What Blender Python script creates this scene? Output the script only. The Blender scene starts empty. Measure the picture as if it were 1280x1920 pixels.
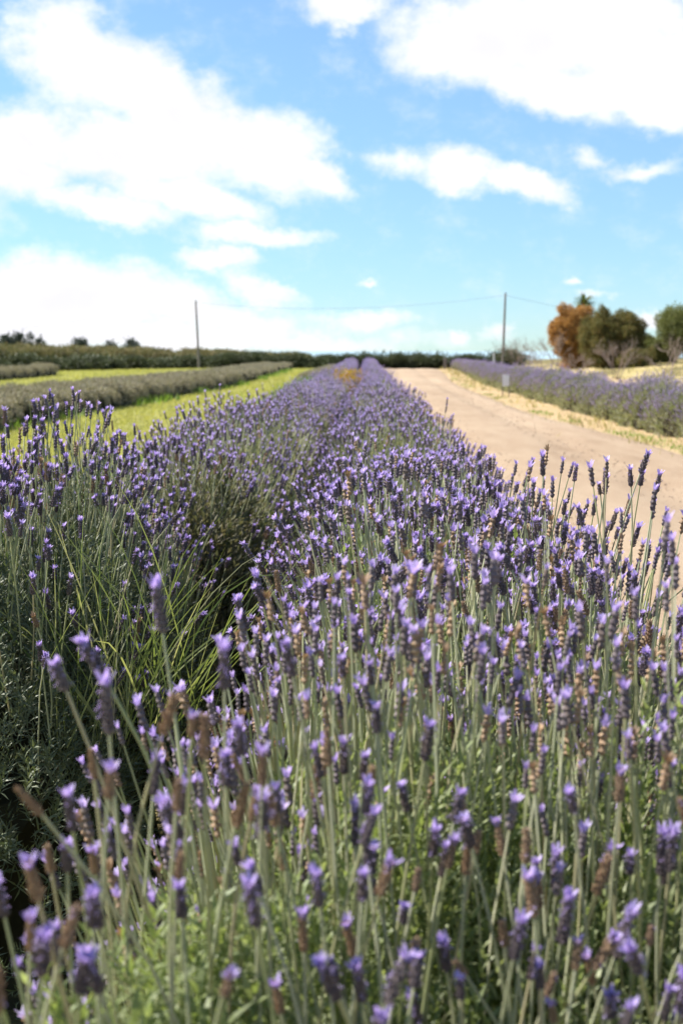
import bpy, math, random
import numpy as np
from mathutils import Vector, Matrix, Euler

S = bpy.context.scene
C = S.collection
rng = np.random.default_rng(11)
random.seed(11)
PI = math.pi

# ------------------------------------------------------------------ camera
CAM_H = 1.5
PITCH = math.radians(6.46)
YAW = math.radians(1.07)
FPX = 50 / 36 * 1920
cd = bpy.data.cameras.new('camera')
cam = bpy.data.objects.new('camera', cd)
C.objects.link(cam)
cam.location = (0, 0, CAM_H)
cam.rotation_euler = (PI / 2 - PITCH, 0, YAW)
cd.sensor_fit = 'VERTICAL'
cd.sensor_height = 36
cd.sensor_width = 24
cd.lens = 50
cd.clip_start = 0.02
cd.clip_end = 80000
cd.dof.use_dof = True
cd.dof.focus_distance = 2.95
cd.dof.aperture_fstop = 6.8
cd.dof.aperture_blades = 8
S.camera = cam
CR = np.array(cam.rotation_euler.to_matrix())


def pdir(x, y):
    """direction in the world of a point of the photograph"""
    d = CR @ np.array([(x - 640) / FPX, -(y - 960) / FPX, -1.0])
    return d / np.linalg.norm(d)


def at(x, y, D):
    d = pdir(x, y)
    return np.array([0, 0, CAM_H]) + d * (D / d[1])


# ------------------------------------------------------------------ world, sun, exposure
SUN_EL = math.radians(45)
SUN_AZ = math.radians(-72)          # from +Y, negative = towards -X
w = bpy.data.worlds.new('World')
S.world = w
w.use_nodes = True
SKY_STRENGTH = 0.08
SUN_STRENGTH = 4.8
EXPOSURE = 1.22
CLOUD_VALUE = 6.3


def build_sky():
    nt = w.node_tree
    nt.nodes.clear()
    N = lambda t: nt.nodes.new(t)
    L = nt.links.new
    out = N('ShaderNodeOutputWorld')
    bg = N('ShaderNodeBackground')
    bg.inputs['Strength'].default_value = SKY_STRENGTH
    L(bg.outputs[0], out.inputs[0])
    sky = N('ShaderNodeTexSky')
    sky.sky_type = 'NISHITA'
    sky.sun_disc = False
    sky.sun_elevation = SUN_EL
    sky.sun_rotation = SUN_AZ % (2 * PI)
    sky.altitude = 0
    sky.air_density = 0.85
    sky.dust_density = 0.0
    sky.ozone_density = 2.0

    def math_(op, a, b=None, c=None):
        n = N('ShaderNodeMath')
        n.operation = op
        for i, v in enumerate((a, b, c)):
            if v is None:
                continue
            if isinstance(v, (int, float)):
                n.inputs[i].default_value = v
            else:
                L(v, n.inputs[i])
        return n.outputs[0]

    def vmath(op, a, b=None):
        n = N('ShaderNodeVectorMath')
        n.operation = op
        for i, v in enumerate((a, b)):
            if v is None:
                continue
            if isinstance(v, tuple):
                n.inputs[i].default_value = v
            else:
                L(v, n.inputs[i])
        return n.outputs['Value'] if op == 'LENGTH' else n.outputs[0]

    tc = N('ShaderNodeTexCoord')
    sep = N('ShaderNodeSeparateXYZ')
    L(tc.outputs['Generated'], sep.inputs[0])
    az = math_('ARCTAN2', sep.outputs[0], sep.outputs[1])
    el = math_('ARCSINE', sep.outputs[2])
    cmb = N('ShaderNodeCombineXYZ')
    L(az, cmb.inputs[0])
    L(el, cmb.inputs[1])
    # warp of the cloud outline
    st = vmath('MULTIPLY', cmb.outputs[0], (1.0, 1.35, 1.0))
    nz = N('ShaderNodeTexNoise')
    nz.inputs['Scale'].default_value = 11
    nz.inputs['Detail'].default_value = 9
    nz.inputs['Roughness'].default_value = 0.68
    L(st, nz.inputs['Vector'])
    wv = vmath('SUBTRACT', nz.outputs['Color'], (0.5, 0.5, 0.5))
    wv = vmath('MULTIPLY', wv, (0.085, 0.055, 0))
    p = vmath('ADD', cmb.outputs[0], wv)
    blobs = [
        (120, 70, 105, 95, 0, 1), (215, 130, 150, 95, 10, 1), (330, 215, 205, 95, 24, 1), (470, 275, 180, 80, 22, 1),
        (590, 322, 85, 40, 15, .9), (55, 250, 110, 80, 0, 1), (250, 285, 230, 75, 8, 1), (345, 375, 170, 45, 16, .9),
        (120, 375, 70, 22, 5, .7), (470, 448, 140, 26, 3, .85), (415, 488, 95, 24, 8, .85), (60, 330, 120, 60, 0, .9), (200, 395, 150, 36, 8, .8), (330, 130, 60, 40, 30, .6),
        (110, 555, 250, 80, 3, 1), (290, 545, 130, 55, 8, .9), (60, 610, 220, 60, 0, .9), (430, 595, 170, 55, 12, .8),
        (510, 550, 85, 24, 22, .7), (680, 598, 95, 24, 0, .7), (590, 640, 300, 26, 0, .55), (250, 635, 330, 45, 0, .8),
        (890, 75, 175, 85, 0, 1), (1060, 45, 270, 110, 0, 1), (1210, 130, 190, 95, 10, 1), (1010, 150, 190, 50, 12, .9),
        (1245, 205, 90, 40, 10, .9), (650, 8, 95, 34, 0, .8), (850, 312, 95, 46, 5, .9), (965, 345, 115, 38, 14, .9),
        (745, 305, 60, 30, 0, .5), (1215, 312, 90, 20, 5, .5), (1110, 290, 45, 18, 0, .45), (690, 527, 34, 9, 0, .5),
        (1060, 533, 28, 12, 0, .6), (925, 618, 36, 24, 0, .65), (850, 630, 36, 14, 0, .6), (1212, 600, 34, 18, 0, .65),
        (1110, 560, 40, 12, 0, .5),
        # the same sky further round
        (-250, 330, 260, 110, 8, 1), (-420, 560, 300, 80, 0, .9), (-700, 420, 300, 130, 0, 1), (1520, 430, 210, 70, 5, .9),
        (1650, 120, 250, 120, 0, 1), (1900, 560, 330, 60, 0, .8), (-200, -200, 300, 120, 0, 1), (900, -260, 330, 130, 0, 1),
        (2200, 250, 350, 130, 0, 1), (-1200, 540, 350, 90, 0, .9), (350, -420, 300, 110, 0, 1), (1500, -350, 280, 110, 0, 1),
    ]
    acc = None
    for (x, y, rx, ry, rot, wt) in blobs:
        d = pdir(x, y)
        a0, e0 = math.atan2(d[0], d[1]), math.asin(d[2])
        m = N('ShaderNodeMapping')
        m.vector_type = 'TEXTURE'
        m.inputs['Location'].default_value = (a0, e0, 0)
        m.inputs['Rotation'].default_value = (0, 0, -math.radians(rot))
        m.inputs['Scale'].default_value = (rx / FPX * 1.15, ry / FPX * 1.15, 1)
        L(p, m.inputs['Vector'])
        ln = vmath('LENGTH', m.outputs[0])
        v = math_('MULTIPLY', math_('SUBTRACT', 1.0, ln), wt)
        if acc is None:
            acc = v
        else:
            acc = math_('SMOOTH_MAX', acc, v, 0.12)
    # generic scattered cloud all round the rest of the sky
    n2 = N('ShaderNodeTexNoise')
    n2.inputs['Scale'].default_value = 2.6
    n2.inputs['Detail'].default_value = 9
    n2.inputs['Roughness'].default_value = 0.55
    pl = N('ShaderNodeVectorMath')
    pl.operation = 'MULTIPLY'
    L(tc.outputs['Generated'], pl.inputs[0])
    pl.inputs[1].default_value = (1, 1, 2.2)
    L(pl.outputs[0], n2.inputs['Vector'])
    away = math_('MULTIPLY', math_('SUBTRACT', math_('ABSOLUTE', math_('ADD', az, 0.02)), 0.55), 3.0)
    awc = N('ShaderNodeClamp')
    L(away, awc.inputs[0])
    gen = math_('MULTIPLY', math_('SUBTRACT', math_('MULTIPLY', n2.outputs[0], 2.6), 1.45), awc.outputs[0])
    acc = math_('MAXIMUM', acc, gen)
    n3 = N('ShaderNodeTexNoise')
    n3.inputs['Scale'].default_value = 26
    n3.inputs['Detail'].default_value = 10
    n3.inputs['Roughness'].default_value = 0.66
    L(st, n3.inputs['Vector'])
    dens = math_('ADD', acc, math_('MULTIPLY', math_('SUBTRACT', n3.outputs[0], 0.5), 0.85))
    mr = N('ShaderNodeMapRange')
    mr.interpolation_type = 'SMOOTHSTEP'
    L(dens, mr.inputs['Value'])
    mr.inputs['From Min'].default_value = -0.04
    mr.inputs['From Max'].default_value = 0.60
    # cloud body: a soft grey-violet in the thick parts
    n4 = N('ShaderNodeTexNoise')
    n4.inputs['Scale'].default_value = 13
    n4.inputs['Detail'].default_value = 6
    sh = vmath('ADD', st, (0.013, -0.03, 0))
    L(sh, n4.inputs['Vector'])
    thick = N('ShaderNodeMapRange')
    thick.interpolation_type = 'SMOOTHSTEP'
    L(math_('ADD', math_('MULTIPLY', acc, 0.55), math_('MULTIPLY', n4.outputs[0], 1.0)), thick.inputs['Value'])
    thick.inputs['From Min'].default_value = 0.48
    thick.inputs['From Max'].default_value = 1.15
    mc = N('ShaderNodeMix')
    mc.data_type = 'RGBA'
    L(thick.outputs[0], mc.inputs['Factor'])
    k = CLOUD_VALUE
    mc.inputs[6].default_value = (k * 1.0, k * 1.0, k * 1.02, 1)
    mc.inputs[7].default_value = (k * 0.84, k * 0.835, k * 0.90, 1)
    # clear sky
    hs = N('ShaderNodeHueSaturation')
    hs.inputs['Saturation'].default_value = 0.92
    hs.inputs['Value'].default_value = 1.0
    hz = N('ShaderNodeMapRange')
    hz.interpolation_type = 'SMOOTHSTEP'
    L(el, hz.inputs['Value'])
    hz.inputs['From Min'].default_value = -0.01
    hz.inputs['From Max'].default_value = 0.26
    tint = N('ShaderNodeMix')
    tint.data_type = 'RGBA'
    L(hz.outputs[0], tint.inputs['Factor'])
    tint.inputs[6].default_value = (0.47, 0.655, 0.84, 1)
    tint.inputs[7].default_value = (0.69, 0.90, 0.98, 1)
    tm = vmath('MULTIPLY', sky.outputs[0], (1, 1, 1))
    L(tint.outputs[2], tm.node.inputs[1])
    L(tm, hs.inputs['Color'])
    mix = N('ShaderNodeMix')
    mix.data_type = 'RGBA'
    L(mr.outputs[0], mix.inputs['Factor'])
    L(hs.outputs[0], mix.inputs[6])
    L(mc.outputs[2], mix.inputs[7])
    L(mix.outputs[2], bg.inputs['Color'])


build_sky()
sl = bpy.data.lights.new('sun', 'SUN')
sl.energy = SUN_STRENGTH
sl.angle = math.radians(0.53)
sl.color = (1.0, 0.955, 0.88)
sun = bpy.data.objects.new('sun', sl)
C.objects.link(sun)
sdir = Vector((math.sin(SUN_AZ) * math.cos(SUN_EL), math.cos(SUN_AZ) * math.cos(SUN_EL), math.sin(SUN_EL)))
sun.rotation_euler = sdir.to_track_quat('Z', 'Y').to_euler()
S.view_settings.view_transform = 'Standard'
S.view_settings.look = 'None'
S.view_settings.gamma = 1
S.view_settings.use_curve_mapping = False
S.view_settings.exposure = EXPOSURE
S.render.engine = 'CYCLES'
S.cycles.max_bounces = 6
S.cycles.transparent_max_bounces = 8


# ------------------------------------------------------------------ mesh helpers
class MB:
    """collects arrays of vertices and faces and links them as ONE mesh"""

    def __init__(s):
        s.v, s.f, s.m, s.r, s.n = [], [], [], [], 0

    def add(s, V, F, mat=0, rnd=0.0):
        V = np.asarray(V, float).reshape(-1, 3)
        F = np.asarray(F, int)
        if len(V) == 0:
            return s
        s.v.append(V)
        s.f.append(F + s.n)
        s.m.append(np.full(len(F), mat) if np.isscalar(mat) else np.asarray(mat))
        s.r.append(np.full(len(V), rnd) if np.isscalar(rnd) else np.asarray(rnd))
        s.n += len(V)
        return s

    def inst(s, V, F, mat, R, T, rnd):
        """many transformed copies of a template; R (N,3,3), T (N,3), rnd (N,)"""
        N, n = len(T), len(V)
        if N == 0:
            return s
        W = np.einsum('nij,vj->nvi', R, V) + T[:, None, :]
        FF = (F[None] + (np.arange(N) * n)[:, None, None]).reshape(-1, F.shape[1])
        mm = mat if np.isscalar(mat) else np.tile(mat, N)
        return s.add(W.reshape(-1, 3), FF, mm, np.repeat(rnd, n))

    def mesh(s, name, mats, smooth=False):
        me = bpy.data.meshes.new(name)
        V = np.concatenate(s.v)
        cnt = np.concatenate([np.full(len(f), f.shape[1]) for f in s.f])
        idx = np.concatenate([f.ravel() for f in s.f])
        me.vertices.add(len(V))
        me.vertices.foreach_set('co', V.astype(np.float32).ravel())
        me.loops.add(len(idx))
        me.loops.foreach_set('vertex_index', idx.astype(np.int32))
        me.polygons.add(len(cnt))
        st = np.zeros(len(cnt), np.int32)
        st[1:] = np.cumsum(cnt)[:-1]
        me.polygons.foreach_set('loop_start', st)
        me.polygons.foreach_set('loop_total', cnt.astype(np.int32))
        me.polygons.foreach_set('material_index', np.concatenate(s.m).astype(np.int32))
        me.polygons.foreach_set('use_smooth', np.full(len(cnt), smooth))
        a = me.attributes.new('rnd', 'FLOAT', 'POINT')
        a.data.foreach_set('value', np.concatenate(s.r).astype(np.float32))
        for m in (mats if isinstance(mats, (list, tuple)) else [mats]):
            me.materials.append(m)
        me.update(calc_edges=True)
        return me

    def build(s, name, mats, parent=None, smooth=False):
        return link(name, s.mesh(name, mats, smooth), parent)


def link(name, me, parent=None):
    o = bpy.data.objects.new(name, me)
    C.objects.link(o)
    if parent:
        o.parent = parent
    return o


def thing(name, label, cat, loc=(0, 0, 0), group=None, me=None):
    o = link(name, me)
    o.location = loc
    return tag(o, label, cat, group)


def tag(o, label, cat=None, group=None):
    o['label'] = label
    if cat:
        o['category'] = cat
    if group:
        o['group'] = group
    return o


def kind(o, k):
    o['kind'] = k
    return o


def unit(a):
    return a / np.maximum(np.linalg.norm(a, axis=-1, keepdims=True), 1e-9)


def frames(d, roll, scale):
    """rotation*scale matrices taking +Z to d"""
    d = unit(d)
    ref = np.where(np.abs(d[:, 2:3]) < 0.9, np.array([[0, 0, 1.0]]), np.array([[1.0, 0, 0]]))
    x = unit(np.cross(ref, d))
    y = np.cross(d, x)
    c, s_ = np.cos(roll)[:, None], np.sin(roll)[:, None]
    X = x * c + y * s_
    Y = np.cross(d, X)
    M = np.stack([X, Y, d], axis=2)
    sc = np.asarray(scale, float)
    return M * (sc[:, None, None] if sc.ndim == 1 else sc[:, None, :])


def tube(mb, pts, radii, sides=5, mat=0, rnd=0.0, cap=True):
    pts = np.asarray(pts, float)
    n = len(pts)
    tan = unit(np.gradient(pts, axis=0))
    ref = np.array([0.31, 0.87, 0.38]) if abs(tan[0][2]) > 0.8 else np.array([0, 0, 1.0])
    V = []
    for i in range(n):
        a = unit(np.cross(tan[i], ref))
        b = np.cross(tan[i], a)
        for k in range(sides):
            t = 2 * PI * k / sides
            V.append(pts[i] + radii[i] * (a * math.cos(t) + b * math.sin(t)))
    F = []
    for i in range(n - 1):
        for k in range(sides):
            k2 = (k + 1) % sides
            F.append((i * sides + k, i * sides + k2, (i + 1) * sides + k2, (i + 1) * sides + k))
    mb.add(V, F, mat, rnd)
    if cap:
        mb.add([V[(n - 1) * sides + k] for k in range(sides)], [list(range(sides))], mat, rnd)
        mb.add([V[k] for k in range(sides)], [list(range(sides))[::-1]], mat, rnd)


def box(mb, c, s, mat=0, rnd=0.0, rotz=0.0, bev=0.0):
    x, y, z = np.array(s) / 2
    V = np.array([(a * x, b * y, d * z) for d in (-1, 1) for a, b in ((-1, -1), (1, -1), (1, 1), (-1, 1))])
    F = [(0, 3, 2, 1), (4, 5, 6, 7), (0, 1, 5, 4), (1, 2, 6, 5), (2, 3, 7, 6), (3, 0, 4, 7)]
    cz, sz = math.cos(rotz), math.sin(rotz)
    R = np.array([[cz, -sz, 0], [sz, cz, 0], [0, 0, 1]])
    mb.add(V @ R.T + np.array(c), F, mat, rnd)


# ------------------------------------------------------------------ materials
def nodes(name):
    m = bpy.data.materials.new(name)
    m.use_nodes = True
    nt = m.node_tree
    nt.nodes.clear()
    out = nt.nodes.new('ShaderNodeOutputMaterial')
    return m, nt, out


def plant_mat(name, cols, trans=0.3, rough=0.6, spec=0.25, noise=0.0, nscale=40, tcol=None):
    """cols: list of colours picked by a per-piece random value"""
    m, nt, out = nodes(name)
    N, L = nt.nodes.new, nt.links.new
    at_ = N('ShaderNodeAttribute')
    at_.attribute_name = 'rnd'
    oi = N('ShaderNodeObjectInfo')
    ad = N('ShaderNodeMath')
    L(at_.outputs['Fac'], ad.inputs[0])
    L(oi.outputs['Random'], ad.inputs[1])
    fr = N('ShaderNodeMath')
    fr.operation = 'FRACT'
    L(ad.outputs[0], fr.inputs[0])
    rp = N('ShaderNodeValToRGB')
    L(fr.outputs[0], rp.inputs[0])
    els = rp.color_ramp.elements
    while len(els) > 1:
        els.remove(els[0])
    for i, c in enumerate(cols):
        e = els[0] if i == 0 else els.new(i / (len(cols) - 1))
        e.position = i / max(1, len(cols) - 1)
        e.color = (*c, 1)
    col = rp.outputs[0]
    if noise:
        tcn = N('ShaderNodeTexCoord')
        nz = N('ShaderNodeTexNoise')
        nz.inputs['Scale'].default_value = nscale
        nz.inputs['Detail'].default_value = 3
        L(tcn.outputs['Object'], nz.inputs['Vector'])
        mr = N('ShaderNodeMapRange')
        L(nz.outputs[0], mr.inputs[0])
        mr.inputs['To Min'].default_value = 1 - noise
        mr.inputs['To Max'].default_value = 1 + noise
        mx = N('ShaderNodeVectorMath')
        mx.operation = 'SCALE'
        L(col, mx.inputs[0])
        L(mr.outputs[0], mx.inputs['Scale'])
        col = mx.outputs[0]
    pr = N('ShaderNodeBsdfPrincipled')
    L(col, pr.inputs['Base Color'])
    pr.inputs['Roughness'].default_value = rough
    pr.inputs['Specular IOR Level'].default_value = spec
    if trans > 0:
        tr = N('ShaderNodeBsdfTranslucent')
        g = N('ShaderNodeVectorMath')
        g.operation = 'MULTIPLY'
        L(col, g.inputs[0])
        g.inputs[1].default_value = tcol or (1.25, 1.3, 0.7)
        L(g.outputs[0], tr.inputs['Color'])
        mx = N('ShaderNodeMixShader')
        mx.inputs[0].default_value = trans
        L(pr.outputs[0], mx.inputs[1])
        L(tr.outputs[0], mx.inputs[2])
        L(mx.outputs[0], out.inputs[0])
    else:
        L(pr.outputs[0], out.inputs[0])
    return m


def ground_mat(name, cols, scales=(0.5, 6, 60), rough=0.9, bump=0.02, bscale=120, stretch=(1, 1, 1), weights=(.5, .3, .2)):
    m, nt, out = nodes(name)
    N, L = nt.nodes.new, nt.links.new
    tcn = N('ShaderNodeTexCoord')
    mp = N('ShaderNodeMapping')
    mp.inputs['Scale'].default_value = stretch
    L(tcn.outputs['Object'], mp.inputs['Vector'])
    tot = None
    for sc, wt in zip(scales, weights):
        nz = N('ShaderNodeTexNoise')
        nz.inputs['Scale'].default_value = sc
        nz.inputs['Detail'].default_value = 6
        nz.inputs['Roughness'].default_value = 0.6
        L(mp.outputs[0], nz.inputs['Vector'])
        mu = N('ShaderNodeMath')
        mu.operation = 'MULTIPLY'
        L(nz.outputs[0], mu.inputs[0])
        mu.inputs[1].default_value = wt
        if tot is None:
            tot = mu.outputs[0]
        else:
            ad = N('ShaderNodeMath')
            L(tot, ad.inputs[0])
            L(mu.outputs[0], ad.inputs[1])
            tot = ad.outputs[0]
    rp = N('ShaderNodeValToRGB')
    L(tot, rp.inputs[0])
    els = rp.color_ramp.elements
    while len(els) > 1:
        els.remove(els[0])
    for i, c in enumerate(cols):
        e = els[0] if i == 0 else els.new(0.5)
        e.position = 0.37 + 0.26 * i / max(1, len(cols) - 1)
        e.color = (*c, 1)
    pr = N('ShaderNodeBsdfPrincipled')
    L(rp.outputs[0], pr.inputs['Base Color'])
    pr.inputs['Roughness'].default_value = rough
    pr.inputs['Specular IOR Level'].default_value = 0.15
    nb = N('ShaderNodeTexNoise')
    nb.inputs['Scale'].default_value = bscale
    nb.inputs['Detail'].default_value = 5
    L(tcn.outputs['Object'], nb.inputs['Vector'])
    bp = N('ShaderNodeBump')
    bp.inputs['Distance'].default_value = bump
    bp.inputs['Strength'].default_value = 0.8
    L(nb.outputs[0], bp.inputs['Height'])
    L(bp.outputs[0], pr.inputs['Normal'])
    L(pr.outputs[0], out.inputs[0])
    return m


M = {}
M['leaf'] = plant_mat('lavender leaf', [(.19, .235, .09), (.25, .295, .115), (.23, .28, .14), (.31, .34, .18), (.18, .225, .085)], .42, .5, .35)
M['leaf_shade'] = plant_mat('lavender leaf shade', [(.085, .105, .055), (.12, .14, .08), (.15, .165, .10), (.09, .115, .06)], .22, .5, .3)  # darker copy of the leaf, the broad bush's shade put into its colour
M['leaf_grey'] = plant_mat('old lavender leaf', [(.17, .16, .10), (.13, .13, .08), (.20, .17, .12), (.10, .12, .05)], .25, .7, .2)
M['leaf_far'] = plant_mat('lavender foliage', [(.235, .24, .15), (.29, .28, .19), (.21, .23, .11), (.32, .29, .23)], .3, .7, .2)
M['stem'] = plant_mat('lavender stem', [(.36, .38, .24), (.42, .43, .29), (.47, .46, .33), (.36, .39, .19), (.46, .40, .26)], .25, .6, .3)
M['spike'] = plant_mat('lavender spike', [(.125, .10, .105), (.175, .14, .15), (.22, .18, .18), (.15, .12, .135), (.21, .16, .135)], .18, .8, .2, .35, 260, (1.1, 1, 1.2))
M['brown'] = plant_mat('dried spike', [(.31, .205, .13), (.38, .265, .17), (.27, .19, .14), (.44, .31, .19)], .15, .85, .15, .3, 240, (1.2, 1, .7))
M['tuft'] = plant_mat('lavender petal', [(.45, .36, .65), (.51, .42, .71), (.57, .48, .74), (.41, .32, .61), (.62, .54, .77)], .4, .55, .25, 0, 40, (1.15, 1, 1.2))
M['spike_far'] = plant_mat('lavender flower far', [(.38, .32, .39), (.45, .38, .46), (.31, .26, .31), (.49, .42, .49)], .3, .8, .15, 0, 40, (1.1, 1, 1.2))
M['wood'] = plant_mat('shaded woody core', [(.035, .032, .018), (.05, .042, .025)], 0, .95, .1, .5, 30)  # woody mass and stems, with the bush's inner shade put into the colour
M['prune'] = plant_mat('clipped lavender', [(.31, .27, .20), (.38, .335, .255), (.23, .20, .15), (.45, .395, .31), (.27, .26, .16)], .15, .85, .1)
M['grass'] = plant_mat('lawn blades', [(.36, .36, .11), (.43, .42, .15), (.30, .32, .10), (.50, .46, .20)], .35, .6, .2, 0, 40, (1.2, 1.2, .6))
M['weed'] = plant_mat('weeds', [(.14, .24, .04), (.18, .28, .05), (.22, .30, .06), (.12, .19, .035)], .35, .55, .25)
M['longgrass'] = plant_mat('long grass', [(.17, .21, .06), (.22, .26, .09), (.30, .30, .15), (.13, .19, .05), (.34, .32, .2)], .4, .45, .4)
M['dry'] = plant_mat('dry grass', [(.46, .37, .2), (.40, .33, .17), (.33, .30, .13), (.5, .42, .26)], .3, .8, .1)
M['hedge'] = plant_mat('hedge leaf', [(.05, .065, .026), (.07, .085, .035), (.09, .10, .045), (.055, .07, .033)], .2, .55, .3)
M['scrub'] = plant_mat('scrub leaf', [(.20, .165, .075), (.15, .155, .065), (.25, .19, .10), (.13, .145, .065), (.28, .21, .12)], .2, .75, .15)
M['rust'] = plant_mat('rust leaf', [(.40, .20, .06), (.47, .25, .08), (.33, .165, .06), (.52, .30, .11), (.28, .16, .06)], .25, .75, .15)
M['olive'] = plant_mat('olive leaf', [(.12, .12, .04), (.17, .15, .05), (.10, .11, .035), (.24, .16, .055), (.09, .095, .035)], .22, .65, .2)
M['green'] = plant_mat('green leaf', [(.15, .17, .055), (.19, .20, .065), (.12, .145, .045), (.24, .22, .09)], .25, .6, .25)
M['euca'] = plant_mat('far tree leaf', [(.055, .075, .06), (.075, .09, .07), (.045, .06, .05)], .15, .7, .15)
M['palm'] = plant_mat('palm leaf', [(.10, .13, .035), (.15, .17, .05), (.20, .18, .06)], .3, .5, .3)
M['bark'] = plant_mat('bark', [(.13, .10, .075), (.17, .135, .10), (.10, .08, .06)], 0, .9, .15, .4, 14)
M['twig'] = plant_mat('bare twig', [(.24, .185, .15), (.30, .235, .195), (.20, .155, .125)], 0, .85, .15, .25, 20)
M['pole'] = plant_mat('pole timber', [(.17, .15, .125), (.20, .175, .15)], 0, .85, .2, .3, 6)
M['wire'] = plant_mat('wire', [(.16, .17, .18), (.2, .2, .21)], 0, .5, .4)
M['board'] = plant_mat('sign board', [(.80, .80, .81), (.82, .82, .83)], 0, .5, .4, .06, 9)
M['post'] = plant_mat('sign post', [(.12, .11, .10), (.16, .14, .13)], 0, .8, .3, .25, 25)
M['paint'] = plant_mat('white post paint', [(.70, .69, .66), (.66, .65, .62)], 0, .7, .3, .1, 12)
M['orange'] = plant_mat('yellow weed', [(.52, .30, .03), (.45, .24, .03), (.34, .26, .05), (.58, .38, .06)], .3, .7, .2)
M['stone'] = plant_mat('track stone', [(.40, .29, .20), (.33, .25, .18), (.46, .35, .25), (.27, .21, .16)], 0, .85, .2)
M['track'] = ground_mat('gravel track', [(.26, .18, .115), (.345, .25, .168), (.385, .287, .197), (.445, .343, .24)], (.35, 2.5, 90), .92, .012, 160, (1, .22, 1), (.42, .28, .30))
M['sand'] = ground_mat('sandy verge', [(.34, .235, .125), (.43, .31, .17), (.50, .375, .22)], (.8, 7, 80), .95, .03, 40)
M['soil'] = ground_mat('bare soil', [(.10, .085, .04), (.17, .14, .06), (.26, .22, .10)], (.3, 3, 50), .95, .03, 30)
M['lawn'] = ground_mat('lawn', [(.25, .27, .085), (.35, .34, .12), (.46, .40, .20)], (.25, 2.5, 40), .9, .03, 60)
M['drylawn'] = ground_mat('dry paddock', [(.20, .20, .05), (.36, .29, .12), (.48, .36, .19), (.52, .40, .22)], (.16, 1.5, 30), .95, .03, 40)


def sea_mat():
    m, nt, out = nodes('sea water')
    N, L = nt.nodes.new, nt.links.new
    pr = N('ShaderNodeBsdfPrincipled')
    pr.inputs['Base Color'].default_value = (.30, .42, .46, 1)
    pr.inputs['Roughness'].default_value = 0.4
    tcn = N('ShaderNodeTexCoord')
    nz = N('ShaderNodeTexNoise')
    nz.inputs['Scale'].default_value = 0.15
    nz.inputs['Detail'].default_value = 5
    L(tcn.outputs['Object'], nz.inputs['Vector'])
    bp = N('ShaderNodeBump')
    bp.inputs['Distance'].default_value = 0.6
    L(nz.outputs[0], bp.inputs['Height'])
    L(bp.outputs[0], pr.inputs['Normal'])
    L(pr.outputs[0], out.inputs[0])
    return m


M['sea'] = sea_mat()


# ------------------------------------------------------------------ terrain
def smooth(a, b, x):
    t = np.clip((x - a) / (b - a), 0, 1)
    return t * t * (3 - 2 * t)


def H(x, y):
    x, y = np.asarray(x, float), np.asarray(y, float)
    z = 0.75 * smooth(9, 22, x) * smooth(30, 95, y) * (1 - smooth(150, 220, y))
    z = z - 12.5 * smooth(150, 420, y) * smooth(-160, -20, x)
    z = z + 1.8 * smooth(-20, -90, x) * smooth(60, 200, y)
    return z


def track_right(y):
    y = np.asarray(y, float)
    return np.where(y < 21, 4.5 + (21 - y) * 0.07, 4.5 - 0.65 * smooth(21, 36, y)) + 1.75 * smooth(55, 118, y)


def hedge_front(y):
    y = np.asarray(y, float)
    return 4.75 + .45 * (1 - smooth(20, 27, y)) + 1.75 * smooth(50, 118, y)


def grid(name, xs, ys, zf, m, smooth_=True):
    X, Y = np.meshgrid(xs, ys)
    if X.ndim == 2 and callable(zf):
        Z = zf(X, Y)
    V = np.stack([X, Y, Z], -1).reshape(-1, 3)
    nx, ny = len(xs), len(ys)
    i = np.arange(ny - 1)[:, None] * nx + np.arange(nx - 1)[None]
    F = np.stack([i, i + 1, i + nx + 1, i + nx], -1).reshape(-1, 4)
    return kind(MB().add(V, F).build(name, m, None, smooth_), 'structure')


def strip(name, ys, left, right, zoff, m, nx=10, relief=None):
    ys = np.asarray(ys, float)
    t = np.linspace(0, 1, nx)
    X = left(ys)[:, None] * (1 - t) + right(ys)[:, None] * t
    Y = np.repeat(ys[:, None], nx, 1)
    Z = H(X, Y) + zoff
    if relief is not None:
        Z = Z + relief(X, Y, t[None])
    V = np.stack([X, Y, Z], -1).reshape(-1, 3)
    i = np.arange(len(ys) - 1)[:, None] * nx + np.arange(nx - 1)[None]
    F = np.stack([i, i + 1, i + nx + 1, i + nx], -1).reshape(-1, 4)
    return kind(MB().add(V, F).build(name, m, None, True), 'structure')


xs = np.concatenate([[-3000, -1200, -600, -300], np.arange(-200, 9, 8), np.arange(9, 60, 3), [75, 100, 150, 220, 300, 600, 1200, 3000]])
ys = np.concatenate([[-3000, -1000, -300, -100, -40], np.arange(-10, 30, 5), np.arange(30, 240, 6), np.arange(240, 440, 20)])
grid('ground', xs, ys, H, M['soil'])
o = grid('sea', np.array([-60000, -20000, -5000, 5000, 20000, 60000.]), np.array([380, 1500, 6000, 25000, 60000.]), lambda x, y: 0 * x - 10.0, M['sea'], False)
YS = np.concatenate([np.arange(-6, 30, .6), np.arange(30, 121, 1.5)])


def ruts(X, Y, t):
    r = 0
    for c in (1.55, 3.05):
        r = r - .032 * np.exp(-((X - c - .35 * smooth(60, 118, Y) * 2) / .28) ** 2)
    return .06 + r + .006 * np.sin(X * 7 + Y * 1.3) * np.sin(Y * 2.1) - .052 * np.abs(2 * t - 1) ** 10


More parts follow.
